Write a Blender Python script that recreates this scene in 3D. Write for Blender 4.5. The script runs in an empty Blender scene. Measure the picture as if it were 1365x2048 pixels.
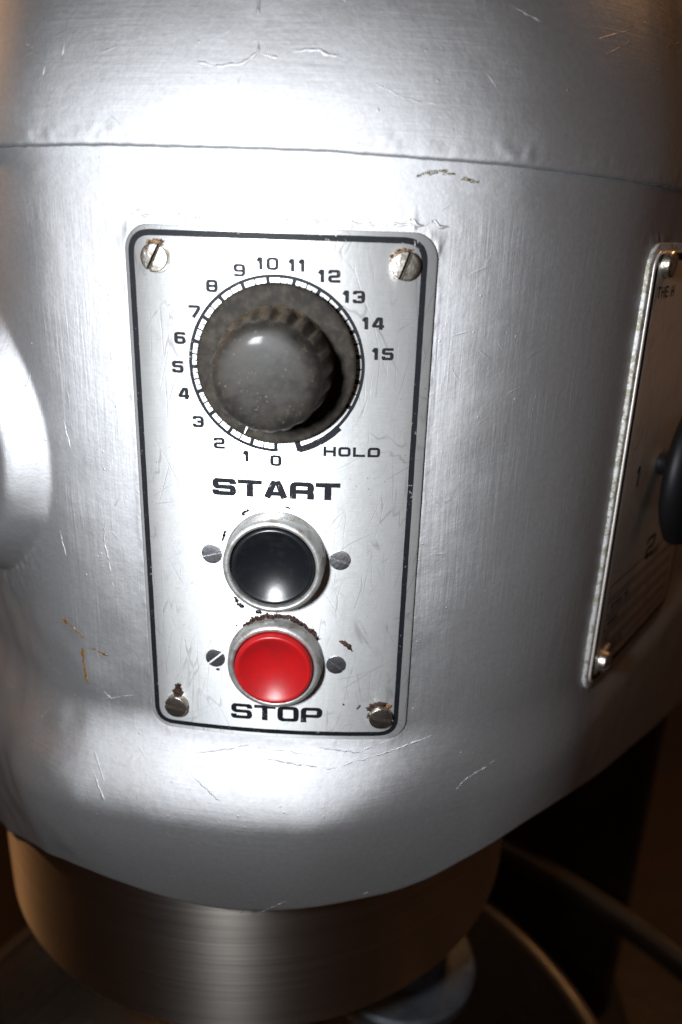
import bpy, math, random
import numpy as np
from mathutils import Matrix, Vector
random.seed(4); rng = np.random.default_rng(4)
MM = 0.001
scene = bpy.context.scene
COL = scene.collection

# ------------------------------------------------------------------ camera
CAMP = (31.834, -238.320, 40.944)
YAW, PIT, ROL = math.radians(-2.626), math.radians(20.04), math.radians(1.836)
F = Vector((math.sin(YAW)*math.cos(PIT), math.cos(YAW)*math.cos(PIT), -math.sin(PIT)))
R0 = Vector((math.cos(YAW), -math.sin(YAW), 0)); U0 = R0.cross(F)
RT = R0*math.cos(ROL) + U0*math.sin(ROL); UP = -R0*math.sin(ROL) + U0*math.cos(ROL)
cd = bpy.data.cameras.new("camera"); cam = bpy.data.objects.new("camera", cd); COL.objects.link(cam)
cam.matrix_world = Matrix(((RT.x, UP.x, -F.x, CAMP[0]*MM), (RT.y, UP.y, -F.y, CAMP[1]*MM), (RT.z, UP.z, -F.z, CAMP[2]*MM), (0, 0, 0, 1)))
cd.sensor_fit = 'VERTICAL'; cd.sensor_height = 36.0; cd.sensor_width = 24.0
cd.lens = 1582.34/2048*36.0
cd.clip_start = 0.01; cd.clip_end = 50
cd.dof.use_dof = True; cd.dof.focus_distance = 0.254; cd.dof.aperture_fstop = 7.1
scene.camera = cam

# ------------------------------------------------------------------ world and lamps
w = bpy.data.worlds.new("World"); scene.world = w; w.use_nodes = True
nt = w.node_tree; bg = nt.nodes["Background"]
tc = nt.nodes.new("ShaderNodeTexCoord"); ns = nt.nodes.new("ShaderNodeTexNoise"); ns.inputs["Scale"].default_value = 1.3; ns.inputs["Detail"].default_value = 2
cr = nt.nodes.new("ShaderNodeValToRGB")
cr.color_ramp.elements[0].position = .35; cr.color_ramp.elements[0].color = (.011, .0065, .0045, 1)
cr.color_ramp.elements[1].position = .68; cr.color_ramp.elements[1].color = (.055, .029, .017, 1)
nt.links.new(tc.outputs["Generated"], ns.inputs["Vector"]); nt.links.new(ns.outputs["Fac"], cr.inputs["Fac"]); nt.links.new(cr.outputs["Color"], bg.inputs["Color"])
bg.inputs["Strength"].default_value = 1.0

def area_lamp(name, loc, target, sx, sy, power, color):
    l = bpy.data.lights.new(name, 'AREA'); l.shape = 'RECTANGLE'; l.size = sx*MM; l.size_y = sy*MM; l.energy = power; l.color = color
    o = bpy.data.objects.new(name, l); COL.objects.link(o); o.location = Vector(loc)*MM
    d = Vector(target)-Vector(loc); o.rotation_euler = d.to_track_quat('-Z', 'Y').to_euler(); return o
flash = area_lamp("camera_flash", (-52, -243, 46), (-5, 0, -42), 24, 40, 0.46, (0.93, 0.965, 1.0)); flash.data.spread = math.radians(98)
area_lamp("ceiling_lamp_left", (-1100, 420, 480), (0, 100, -100), 120, 120, 3.0, (1.0, .52, .22))
area_lamp("ceiling_lamp_right", (900, 900, 1500), (0, 250, -400), 160, 160, 12, (1.0, .50, .20))

scene.view_settings.view_transform = 'Standard'; scene.view_settings.look = 'None'
scene.view_settings.exposure = 0.0; scene.view_settings.gamma = 1.0

# ------------------------------------------------------------------ body section (plan curve), mm
def sm(t): t = np.clip(t, 0, 1); return t*t*(3-2*t)
_S = np.linspace(-500, 500, 8001); _D = _S[1]-_S[0]
_a = abs(_S); _t = sm((_a-42)/22); _t3 = sm((_a-88)/20); _k = (1-_t)/300+_t*((1-_t3)/108+_t3/104); _tl = sm((_a-56)/22); _k = np.where(_S < 0, ((1-_tl)/300+_tl/64)*(1-.95*sm((-_S-96)/14)), _k); _t2 = sm((_a-128)/16); _k = _k*(1-_t2)+_t2/5000
_A = np.cumsum(_k)*_D; _A -= _A[4000]; _X = np.cumsum(np.cos(_A))*_D; _X -= _X[4000]; _Y = np.cumsum(np.sin(_A))*_D; _Y -= _Y[4000]
def P(s, z, h=0.0):
    s = np.asarray(s, float); a = np.interp(s, _S, _A)
    return np.stack([np.interp(s, _S, _X)+h*np.sin(a), np.interp(s, _S, _Y)-h*np.cos(a), z+0*s], -1)
def frame(s, z, h=0.0, rot=0.0):
    """local frame at plate point: x along the plate, y up, z outward"""
    p = P(s, z, h); a = float(np.interp(s, _S, _A))
    m = Matrix(((math.cos(a), 0, math.sin(a), p[0]*MM), (math.sin(a), 0, -math.cos(a), p[1]*MM), (0, 1, 0, p[2]*MM), (0, 0, 0, 1)))
    return m @ Matrix.Rotation(rot, 4, 'Z')

# ------------------------------------------------------------------ object helpers
WM = {}
def place(o, parent, mw):
    WM[o.name] = mw
    if parent is not None:
        o.parent = parent; o.matrix_parent_inverse = Matrix.Identity(4)
        o.matrix_local = WM[parent.name].inverted() @ mw
    else: o.matrix_local = mw
def empty(name, parent=None, mw=Matrix.Identity(4)):
    o = bpy.data.objects.new(name, None); COL.objects.link(o); o.empty_display_size = .01; place(o, parent, mw); return o
def mesh(name, v, f, mat, parent=None, mw=None, uv=None, smooth=True, frame_of=None):
    """v in mm. With mw: v is local to mw. Without: v is in world mm and is re-expressed in the parent's frame."""
    v = np.asarray(v, float)*MM
    if mw is None:
        mw = WM[parent.name] if parent is not None else Matrix.Identity(4)
        inv = np.array(mw.inverted()); v = v@inv[:3, :3].T+inv[:3, 3]
    me = bpy.data.meshes.new(name)
    me.vertices.add(len(v)); me.vertices.foreach_set('co', v.ravel())
    if isinstance(f, np.ndarray):
        n, k = f.shape; li = f.ravel(); ls = np.arange(n)*k; lt = np.full(n, k)
    else:
        li = np.array([i for q in f for i in q]); lt = np.array([len(q) for q in f]); ls = np.concatenate([[0], np.cumsum(lt)[:-1]]); n = len(f)
    me.loops.add(len(li)); me.loops.foreach_set('vertex_index', li.astype(np.int32))
    me.polygons.add(n); me.polygons.foreach_set('loop_start', ls.astype(np.int32)); me.polygons.foreach_set('loop_total', lt.astype(np.int32))
    me.polygons.foreach_set('use_smooth', np.full(n, bool(smooth)))
    me.update(calc_edges=True)
    if uv is not None:
        l = me.uv_layers.new(name='sz'); l.data.foreach_set('uv', (np.asarray(uv)[li]*.01).astype(np.float32).ravel())
    me.validate()
    for m in (mat if isinstance(mat, (list, tuple)) else [mat]): me.materials.append(m)
    o = bpy.data.objects.new(name, me); COL.objects.link(o); place(o, parent, mw)
    return o
def autosmooth(o, ang=35):
    me = o.data; import bmesh
    b = bmesh.new(); b.from_mesh(me); c = math.radians(ang)
    for e in b.edges:
        if len(e.link_faces) == 2 and e.calc_face_angle(0) > c: e.smooth = False
    b.to_mesh(me); b.free(); return o
def grid_faces(nu, nv, flip=False, wrap=False):
    i = np.arange(nu if wrap else nu-1)[:, None]; j = np.arange(nv-1)[None, :]; i2 = (i+1) % nu
    a = (i*nv+j).ravel(); b = (i2*nv+j).ravel(); c = (i2*nv+j+1).ravel(); d = (i*nv+j+1).ravel()
    return np.stack([a, d, c, b] if flip else [a, b, c, d], 1)
def lathe(prof, n=96, wob=None):
    """prof: list of (r, h); local z outward. Returns v, f"""
    th = np.linspace(0, 2*np.pi, n, endpoint=False); pr = np.array(prof, float)
    r = pr[:, 0][None, :]*np.ones((n, 1)); h = pr[:, 1][None, :]*np.ones((n, 1))
    if wob is not None: r, h = wob(th[:, None], r, h)
    v = np.stack([r*np.cos(th)[:, None], r*np.sin(th)[:, None], h], -1).reshape(-1, 3)
    return v, grid_faces(n, len(prof), wrap=True, flip=False)
class Bag:
    def __init__(s): s.v = []; s.f = []; s.n = 0; s.uv = []
    def add(s, v, f, uv=None):
        v = np.asarray(v, float); s.v.append(v); s.f += [[int(i)+s.n for i in q] for q in f]; s.n += len(v)
        s.uv.append(np.zeros((len(v), 2)) if uv is None else np.asarray(uv, float))
    def build(s, name, mat, parent, **k): return mesh(name, np.concatenate(s.v), s.f, mat, parent, uv=np.concatenate(s.uv), **k)

# ------------------------------------------------------------------ value noise for real relief
def vnoise(x, y, seed=0):
    xi = np.floor(x).astype(int); yi = np.floor(y).astype(int); fx = x-xi; fy = y-yi; fx = fx*fx*(3-2*fx); fy = fy*fy*(3-2*fy)
    def h(a, b):
        n = (a*374761393+b*668265263+seed*1442695041) & 0xffffffff; n = ((n ^ (n >> 13))*1274126177) & 0xffffffff
        return ((n ^ (n >> 16)) & 0xffff)/32767.5-1
    return (h(xi, yi)*(1-fx)+h(xi+1, yi)*fx)*(1-fy)+(h(xi, yi+1)*(1-fx)+h(xi+1, yi+1)*fx)*fy
def fbm(x, y, seed=0, o=3): return sum(vnoise(x*2**k, y*2**k, seed+k)*.5**k for k in range(o))

# ------------------------------------------------------------------ materials
class NM:
    def __init__(s, name):
        s.m = bpy.data.materials.new(name); s.m.use_nodes = True; s.t = s.m.node_tree; s.p = s.t.nodes["Principled BSDF"]
    def n(s, typ, **k):
        x = s.t.nodes.new(typ)
        for a, b in k.items(): setattr(x, a, b)
        return x
    def L(s, a, b): s.t.links.new(a, b)
    def set(s, **k):
        for a, b in k.items(): s.p.inputs[a.replace('_', ' ')].default_value = b
    def vec(s, kind='UV', scale=(1, 1, 1), rot=0.0):
        t = s.n("ShaderNodeTexCoord"); m = s.n("ShaderNodeMapping"); m.inputs["Rotation"].default_value = (0, 0, rot)
        if abs(rot) > .01: m.vector_type = 'TEXTURE'; scale = tuple(1/q for q in scale)
        m.inputs["Scale"].default_value = scale
        s.L(t.outputs[kind], m.inputs["Vector"]); return m.outputs["Vector"]
    def noise(s, v, scale, detail=3, rough=.55, dist=0.0):
        x = s.n("ShaderNodeTexNoise"); x.inputs["Scale"].default_value = scale; x.inputs["Detail"].default_value = detail; x.inputs["Roughness"].default_value = rough; x.inputs["Distortion"].default_value = dist
        s.L(v, x.inputs["Vector"]); return x.outputs["Fac"]
    def ramp(s, fac, stops):
        x = s.n("ShaderNodeValToRGB"); e = x.color_ramp.elements
        while len(e) < len(stops): e.new(.5)
        for q, (pos, c) in zip(e, stops): q.position = pos; q.color = (c, c, c, 1) if isinstance(c, (int, float)) else (*c, 1)
        s.L(fac, x.inputs["Fac"]); return x.outputs["Color"]
    def math(s, op, a, b=0.0, c=0.0):
        x = s.n("ShaderNodeMath", operation=op)
        for i, q in enumerate((a, b, c)):
            if isinstance(q, (int, float)): x.inputs[i].default_value = q
            else: s.L(q, x.inputs[i])
        return x.outputs[0]
    def mix(s, fac, a, b):
        x = s.n("ShaderNodeMix", data_type='RGBA')
        for sock, q in ((x.inputs["Factor"], fac), (x.inputs["A"], a), (x.inputs["B"], b)):
            pass
        ins = [i for i in x.inputs if i.type == 'RGBA']; fi = x.inputs[0]
        if isinstance(fac, (int, float)): fi.default_value = fac
        else: s.L(fac, fi)
        for sock, q in zip(ins, (a, b)):
            if isinstance(q, tuple): sock.default_value = (*q, 1)
            else: s.L(q, sock)
        return [o for o in x.outputs if o.type == 'RGBA'][0]
    def bump(s, hs):
        """hs: list of (height socket, distance in m)"""
        tot = 0.0
        for h, d in hs: tot = s.math('MULTIPLY_ADD', h, d*1000, tot)
        b = s.n("ShaderNodeBump"); b.inputs["Distance"].default_value = .001; b.inputs["Strength"].default_value = 1.0
        s.L(tot, b.inputs["Height"]); s.L(b.outputs["Normal"], s.p.inputs["Normal"])

def aluminium_paint(name="aluminium_paint"):
    m = NM(name)
    m.set(Metallic=.90, Roughness=.38)
    uv = m.vec('UV')
    sep = m.n("ShaderNodeSeparateXYZ"); m.L(uv, sep.inputs[0])
    # brush direction: vertical on the wall, horizontal on the flare below and on the cap above
    vs = m.noise(m.vec('UV', (60, 3.2, 1)), 1.0, 4, .6, .6)
    hs = m.math('MULTIPLY', m.noise(m.vec('UV', (2.6, 62, 1)), 1.0, 4, .6, .6), .55)
    lo = m.ramp(sep.outputs[1], [(0.0, 1.0), (1.0, 0.0)])
    x = m.n("ShaderNodeMapRange", interpolation_type='SMOOTHSTEP'); x.inputs[1].default_value = -1.42; x.inputs[2].default_value = -1.22; m.L(sep.outputs[1], x.inputs[0])
    y = m.n("ShaderNodeMapRange", interpolation_type='SMOOTHSTEP'); y.inputs[1].default_value = .36; y.inputs[2].default_value = .5; m.L(sep.outputs[1], y.inputs[0])
    f = m.math('SUBTRACT', x.outputs[0], y.outputs[0])
    mx = m.n("ShaderNodeMix"); m.L(f, mx.inputs[0]); m.L(hs, mx.inputs[2]); m.L(vs, mx.inputs[3])
    streak = mx.outputs[0]
    patch = m.noise(m.vec('UV', (1, 1, 1)), 3.5, 3)
    patch = m.ramp(patch, [(.38, .25), (.62, 1.0)])
    streak = m.math('MULTIPLY', streak, patch)
    grain = m.noise(m.vec('UV', (1, 1, 1)), 95, 3, .6)
    lumps = m.noise(m.vec('UV', (1, 1.0, 1)), 26, 2, .5)
    wav = m.noise(m.vec('UV', (1, .7, 1)), 7, 2)
    # sparse long scratches at several angles
    scr = None
    for ang, sc, th in ((.35, 9, .018), (-.8, 7, .014), (1.25, 6, .014)):
        v = m.n("ShaderNodeTexVoronoi", feature='DISTANCE_TO_EDGE'); v.inputs["Scale"].default_value = 1.0
        mp = m.vec('UV', (1.3, sc, 1), ang); nz = m.n("ShaderNodeTexNoise"); nz.inputs["Scale"].default_value = 2; m.L(mp, nz.inputs["Vector"])
        ad = m.n("ShaderNodeVectorMath", operation='MULTIPLY_ADD'); ad.inputs[1].default_value = (.25, .25, .25); m.L(nz.outputs["Color"], ad.inputs[0]); m.L(mp, ad.inputs[2])
        m.L(ad.outputs[0], v.inputs["Vector"])
        l = m.ramp(v.outputs["Distance"], [(0.0, 1.0), (th, 0.0)])
        g = m.ramp(m.noise(m.vec('UV', (1, 1, 1), ang+1), 5.0, 2), [(.63, 0.0), (.70, 1.0)])
        l = m.math('MULTIPLY', l, g); scr = l if scr is None else m.math('MAXIMUM', scr, l)
    spk = m.n("ShaderNodeTexVoronoi", feature='F1'); spk.inputs["Scale"].default_value = 24; m.L(m.vec('UV', (1, 1, 1)), spk.inputs["Vector"])
    dot = m.ramp(spk.outputs["Distance"], [(0.0, 1.0), (.10, 0.0)])
    dg = m.ramp(m.noise(m.vec('UV'), 9.0, 2), [(.50, 0.0), (.60, 1.0)])
    dot = m.math('MULTIPLY', dot, dg)
    m.bump([(wav, .00012), (lumps, .00007), (streak, .00014), (grain, .000040), (scr, .00006), (dot, .00014)])
    c1 = m.ramp(m.noise(m.vec('UV'), 60, 4, .7), [(.3, (.56, .565, .58)), (.7, (.66, .665, .69))])
    c2 = m.mix(m.ramp(m.noise(m.vec('UV', (1, 1, 1)), 2.2, 4, .6), [(.45, 0.0), (.75, .30)]), c1, (.50, .47, .45))
    m.L(c2, m.p.inputs["Base Color"])
    gl = m.n("ShaderNodeBsdfAnisotropic", distribution='BECKMANN'); df = m.n("ShaderNodeBsdfDiffuse"); mx2 = m.n("ShaderNodeMixShader"); mx2.inputs[0].default_value = .23
    m.L(m.ramp(m.noise(m.vec('UV'), 5.0, 3), [(.3, .58), (.7, .635)]), gl.inputs["Roughness"])
    nb = m.p.inputs["Normal"].links[0].from_socket
    for q in (gl, df): m.L(c2, q.inputs["Color"]); m.L(nb, q.inputs["Normal"])
    m.L(gl.outputs[0], mx2.inputs[1]); m.L(df.outputs[0], mx2.inputs[2])
    out = [n for n in m.t.nodes if n.type == 'OUTPUT_MATERIAL'][0]; m.L(mx2.outputs[0], out.inputs["Surface"])
    return m.m
PAINT = aluminium_paint()

AR = .25
def brushed_plate(name, tint=(.80, .81, .81), rough=.40, metal=.80):
    m = NM(name); m.set(Metallic=metal, Anisotropic=.82, Anisotropic_Rotation=AR)
    t = m.n("ShaderNodeTangent", direction_type="UV_MAP", uv_map="sz"); m.L(t.outputs[0], m.p.inputs["Tangent"])
    fine = m.noise(m.vec('UV', (14, 620, 1)), 1.0, 3, .6)
    big = m.noise(m.vec('UV'), 6, 4, .6)
    worn = m.noise(m.vec('UV', (14, 2.0, 1)), 1.0, 5, .75, .3)
    wf = m.ramp(worn, [(.55, 0.0), (.72, 1.0)])
    base = m.ramp(fine, [(.25, tuple(c*.88 for c in tint)), (.75, tint)])
    base = m.mix(m.math('MULTIPLY', wf, .50), base, (.36, .40, .46))
    base = m.mix(m.math('MULTIPLY', m.ramp(big, [(.5, 0.0), (.75, 1.0)]), .25), base, (.66, .63, .58))
    m.L(base, m.p.inputs["Base Color"])
    m.L(m.math('ADD', m.math('MULTIPLY', wf, .12), m.math('ADD', m.math('MULTIPLY', fine, .10), rough-.05)), m.p.inputs["Roughness"])
    scr = None
    for ang, sc, th in ((1.3, 14, .02), (.55, 11, .015), (-1.15, 9, .015), (1.55, 22, .03)):
        v = m.n("ShaderNodeTexVoronoi", feature='DISTANCE_TO_EDGE'); mp = m.vec('UV', (1.8, sc, 1), ang); v.inputs["Scale"].default_value = 1.0
        nz = m.n("ShaderNodeTexNoise"); nz.inputs["Scale"].default_value = 1.6; m.L(mp, nz.inputs["Vector"])
        ad = m.n("ShaderNodeVectorMath", operation='MULTIPLY_ADD'); ad.inputs[1].default_value = (.4, .4, .4); m.L(nz.outputs["Color"], ad.inputs[0]); m.L(mp, ad.inputs[2]); m.L(ad.outputs[0], v.inputs["Vector"])
        l = m.math('MULTIPLY', m.ramp(v.outputs["Distance"], [(0.0, 1.0), (th, 0.0)]), m.ramp(m.noise(m.vec('UV', (1, 1, 1), ang+2), 5, 2), [(.5, 0.0), (.6, 1.0)]))
        scr = l if scr is None else m.math('MAXIMUM', scr, l)
    inv = m.math('SUBTRACT', 1.0, scr)
    bs = m.p.inputs['Base Color'].links[0].from_socket; m.L(m.mix(m.math('MULTIPLY', scr, .45), bs, (.30, .29, .28)), m.p.inputs['Base Color'])
    dv = m.n('ShaderNodeTexVoronoi', feature='F1'); dv.inputs['Scale'].default_value = 40; m.L(m.vec('UV'), dv.inputs['Vector']); dk = m.math('MULTIPLY', m.ramp(dv.outputs['Distance'], [(.06, 1.0), (.12, 0.0)]), m.ramp(m.noise(m.vec('UV'), 7, 3), [(.5, 0.0), (.62, 1.0)])); bs = m.p.inputs['Base Color'].links[0].from_socket; m.L(m.mix(m.math('MULTIPLY', dk, .6), bs, (.25, .22, .18)), m.p.inputs['Base Color'])
    m.bump([(big, .00012), (fine, .000005), (inv, .000012)])
    return m.m
PLATE = brushed_plate("brushed_plate_metal", (.86, .87, .875), .52)

def simple(name, col, rough=.5, metal=0.0, noise=None, bump=None, kind='Object', spec=.5, coat=0.0, wear=False):
    m = NM(name); m.set(Roughness=rough, Metallic=metal); m.p.inputs["Specular IOR Level"].default_value = spec
    m.p.inputs["Coat Weight"].default_value = coat; m.p.inputs["Coat Roughness"].default_value = .08
    if noise:
        sc, c2, lo, hi = noise
        m.L(m.mix(m.ramp(m.noise(m.vec(kind), sc, 5, .65), [(lo, 0.0), (hi, 1.0)]), col, c2), m.p.inputs["Base Color"])
    else: m.set(Base_Color=(*col, 1))
    if wear:
        src = m.p.inputs["Base Color"].links[0].from_socket
        wm = m.ramp(m.math('ADD', m.math('MULTIPLY', m.noise(m.vec('UV'), 70, 5, .75), .7), m.math('MULTIPLY', m.noise(m.vec('UV'), 9, 2), .3)), [(.605, 0.0), (.63, 1.0)])
        m.L(m.mix(wm, src, (.52, .53, .54)), m.p.inputs["Base Color"]); m.L(m.math('MULTIPLY', wm, .8), m.p.inputs["Metallic"])
    if bump: m.bump([(m.noise(m.vec(kind), b[0], 4, .6), b[1]) for b in bump])
    return m.m
PRINT = simple("black_enamel_print", (.010, .011, .014), .52, 0, (300, (.016, .017, .020), .5, .8), [(900, .00001)], spec=.16, wear=True)
PRINT2 = simple("fine_black_print", (.012, .012, .012), .45)
STAMP = simple("stamped_figures", (.55, .50, .46), .4, 1.0)
BEZEL = simple("dull_cast_metal", (.56, .56, .55), .46, .75, (200, (.27, .24, .20), .46, .70), [(380, .00016), (1500, .00003)])
SCREWM = simple("worn_screw_steel", (.66, .62, .56), .34, 1.0, (420, (.32, .20, .12), .50, .70), [(500, .0002)])
BSCREW = simple("grey_zinc_screw", (.58, .59, .63), .38, 1.0, (600, (.34, .33, .34), .45, .7), [(700, .00012)])
SLOT = simple("screw_slot_grime", (.05, .035, .025), .8, .0, (900, (.16, .12, .08), .5, .7))
RUST = simple("dark_rust", (.030, .010, .006), .6, 0, (700, (.08, .035, .02), .45, .7), [(1500, .0005), (500, .0006)], spec=.5)
RUSTL = simple("light_rust", (.30, .17, .08), .6, .2, (900, (.12, .045, .02), .45, .65), [(1200, .0003)])
GUNK = simple("black_gasket", (.010, .010, .011), .3, 0, None, [(900, .0005)])
BLACKB = simple("gloss_black_plastic", (.006, .007, .009), .30, 0, (160, (.016, .016, .018), .5, .8), [(160, .00006), (1800, .000006)], spec=.55)
REDB = simple("red_plastic", (.43, .008, .010), .36, 0, (180, (.34, .010, .012), .42, .7), [(2600, .000022), (90, .00008)], spec=.5)
FILM = simple("amber_grease", (.22, .105, .012), .25, 0, (500, (.10, .045, .008), .4, .7), [(500, .0002)])
SMUDGE = simple("tan_smudge", (.34, .29, .19), .5, .5, (500, (.55, .55, .55), .4, .6))

def dusty_black():
    m = NM("dusty_black_bakelite"); m.set(Metallic=0.0, Roughness=.42, Coat_Weight=.05, Coat_Roughness=.10)
    m.p.inputs['Specular IOR Level'].default_value = .24
    n = m.noise(m.vec('Object'), 240, 6, .75); big = m.noise(m.vec('Object'), 60, 4, .6)
    v = m.n("ShaderNodeTexVoronoi", feature='F1'); v.inputs["Scale"].default_value = 900; m.L(m.vec('Object'), v.inputs["Vector"])
    dot = m.math('MULTIPLY', m.ramp(v.outputs["Distance"], [(.10, 1.0), (.24, 0.0)]), m.ramp(m.noise(m.vec('Object'), 300, 3), [(.5, 0.0), (.62, 1.0)]))
    c = m.ramp(n, [(.32, (.010, .009, .008)), (.70, (.034, .030, .026))])
    c = m.mix(m.ramp(big, [(.40, 0.0), (.7, .6)]), c, (.042, .036, .029))
    c = m.mix(m.math('MULTIPLY', dot, .6), c, (.26, .20, .13))
    m.L(c, m.p.inputs["Base Color"]); m.L(m.ramp(big, [(.35, .44), (.65, .62)]), m.p.inputs["Roughness"])
    m.bump([(n, .00004), (big, .00008), (dot, .00004)]); return m.m
KNOB = dusty_black()
SKIRTM = simple("dusty_skirt", (.020, .017, .014), .72, 0, (260, (.055, .046, .036), .42, .72), [(500, .00012)], spec=.25)
HANDLE = simple("dark_handle_plastic", (.006, .006, .007), .5, 0, spec=.3)
GRIT = simple("brown_caked_dust", (.11, .080, .050), .8, 0, (350, (.05, .035, .022), .4, .65), [(900, .0006)])

def brushed_round(name, col, rough, aniso):
    m = NM(name); m.set(Metallic=1.0, Roughness=rough, Anisotropic=aniso, Anisotropic_Rotation=AR)
    t = m.n("ShaderNodeTangent", direction_type='RADIAL', axis='Z'); m.L(t.outputs[0], m.p.inputs["Tangent"])
    fine = m.noise(m.vec('Object', (6, 6, 1500)), 1.0, 4, .7)
    big = m.noise(m.vec('Object', (14, 14, 30)), 1.0, 3)
    c = m.ramp(fine, [(.25, tuple(x*.78 for x in col)), (.75, col)])
    m.L(c, m.p.inputs["Base Color"]); m.L(m.math('ADD', m.math('MULTIPLY', fine, .14), rough-.07), m.p.inputs["Roughness"])
    m.bump([(fine, .00003), (big, .0002)]); return m.m
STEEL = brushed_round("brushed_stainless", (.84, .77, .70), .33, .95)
DARKM = simple("shade_dark_metal", (.022, .018, .015), .36, .3, (40, (.012, .010, .009), .4, .7), [(80, .0006)])  # near-black base colour stands in for the shade behind the head
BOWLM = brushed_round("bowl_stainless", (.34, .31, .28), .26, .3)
HUBM = simple("grey_hub_metal", (.15, .165, .19), .55, .6, (60, (.09, .10, .12), .4, .7), [(200, .0004)])
FLOORM = simple("brown_floor", (.030, .014, .005), .5, 0, (5, (.014, .007, .003), .35, .65), [(30, .002)])

# ------------------------------------------------------------------ the mixer
BASE = Matrix.Translation((-.026, .20, -.90))
mixer = empty("planetary_mixer", None, BASE)
mixer["label"] = "silver painted floor mixer with timer plate and black and red push buttons"; mixer["category"] = "mixer"

RIM_S = [-500, -200, -140, -130, -120, -110, -100, -90, -80, -70, -60, -45, -30, -15, 0, 15, 30, 45, 60, 70, 80, 90, 100, 110, 120, 130, 140, 160, 180, 200, 240, 270, 330, 500]
RIM_Z = [-300, -255, -230.0, -225.5, -220.5, -214.5, -208.5, -204, -202.3, -202.5, -203.5, -206.0, -207.5, -208.0, -206.5, -204, -202.3, -201.2, -198, -194, -190.5, -187, -184.4, -183.6, -184.3, -186.2, -189.5, -196.5, -202.7, -208.2, -219.5, -228, -245, -285]
_rs = np.linspace(-500, 500, 1001); _rz = np.interp(_rs, RIM_S, RIM_Z); _kk = np.exp(-(np.arange(-30, 31)/5.0)**2); _kk /= _kk.sum(); _rz = np.convolve(np.pad(_rz, 30, mode='edge'), _kk, 'valid'); RIM_S, RIM_Z = _rs, _rz
PL1 = (-45.2, 46.4, -132.6, 39.2, 7.5)      # plate outline u0 u1 v0 v1 radius
PL2 = (131.6, 240.0, -136.0, 38.0, 8.0)
def rr_dist(s, z, pl):
    u0, u1, v0, v1, r = pl; cx, cy = (u0+u1)/2, (v0+v1)/2; hx, hy = (u1-u0)/2-r, (v1-v0)/2-r
    dx = abs(s-cx)-hx; dy = abs(z-cy)-hy
    return np.hypot(np.maximum(dx, 0), np.maximum(dy, 0))+np.minimum(np.maximum(dx, dy), 0)-r
def body_off(s, z, zb):
    amp = 15*(1-.80*sm((s-8)/68))
    amp = amp*(.80+.20*sm((s+130)/60))
    rz = -164.0+.04*s
    t = sm((-126-z)/(-126-rz)*1.0)
    o = amp*t
    # below the ridge the wall leans back in to the rim
    q = np.clip((rz-z)/np.maximum(rz-zb, 1), 0, 1.2)
    o = o*(1-.62*sm(q/2.0)*1.25*(q > 0))
    o = o+np.where(z > -110, 0, 0)
    # hub boss on the left
    d = np.hypot(s+143, z+36)
    d = d+5; wb = 13-6*sm((-z-56)/24); bz = 10*sm((57+wb-d)/wb)+.5*fbm(s/9, z/12, 91, 2)*sm((66-d)/20)+5*sm((56-d)/50)
    o = o+bz
    # slanted undercut near the right of the rim
    zl = zb+np.clip(16-np.abs(s-74)*.25, 1, 16); cut = sm((s-48)/16)*sm((125-s)/55)*np.clip((zl-z)/np.maximum(zl-zb, 1), 0, 1.1)
    o = o-0*cut
    # hand-brushed unevenness
    o = o+.16*fbm(s/30, z/38, 3, 2)+.015*fbm(s/4.0, z/7.0, 9, 2)
    low = sm((-88-z)/20)*sm((-s-58)/22); o = o+.5*low*fbm(s/13, z/17, 21, 2)
    # crusty paint around the boss foot
    cr = np.exp(-((d-66)/7)**2)*sm((-z-62)/18); o = o+.28*cr*fbm(s/2.2, z/2.4, 31, 2)
    # paint bead round the plates
    for pl, a in ((PL1, .16), (PL2, .3)):
        dd = rr_dist(s, z, pl)
        topw = sm((z-30)/6)
        lum = .45+.7*np.clip(fbm(s/2.3, z/2.9, 40, 3)+.1, 0, 1.6)
        wdt = 1.1+.8*topw
        o = o+a*np.exp(-((dd-.7)/wdt)**2)*lum*(.75+.9*topw)*(dd > -3)
        ring = np.clip(vnoise(s/2.6, z/3.8, 77)-.15, 0, 1)*np.exp(-np.clip(dd-1, 0, 99)/3.2)
        o = o+ring*.22*(dd > 0)*(.4+1.6*topw)
    return o
def spaced(*segs):
    a = []
    for x0, x1, st in segs: a += list(np.arange(x0, x1-1e-6, st))
    return np.array(a+[segs[-1][1]])
ss = spaced((-300, -150, 5), (-150, -62, .9), (-62, 62, .45), (62, 128, .9), (128, 142, .5), (142, 260, 1.6), (260, 420, 8))
tz = spaced((0, .33, .0040), (.33, 1.0, .0023))
S, T_ = np.meshgrid(ss, tz, indexing='ij')
ZB = np.interp(S, RIM_S, RIM_Z); ZT = 60.0
Zg = ZB+(ZT-ZB)*T_
O = body_off(S, Zg, ZB)
O = O-1.6*np.clip(1-T_/.0075, 0, 1)**2      # rounded rim
v = P(S, Zg, 0.0); a = np.interp(S, _S, _A); v[..., 0] += O*np.sin(a); v[..., 1] -= O*np.cos(a)
nv = len(tz)
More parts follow.
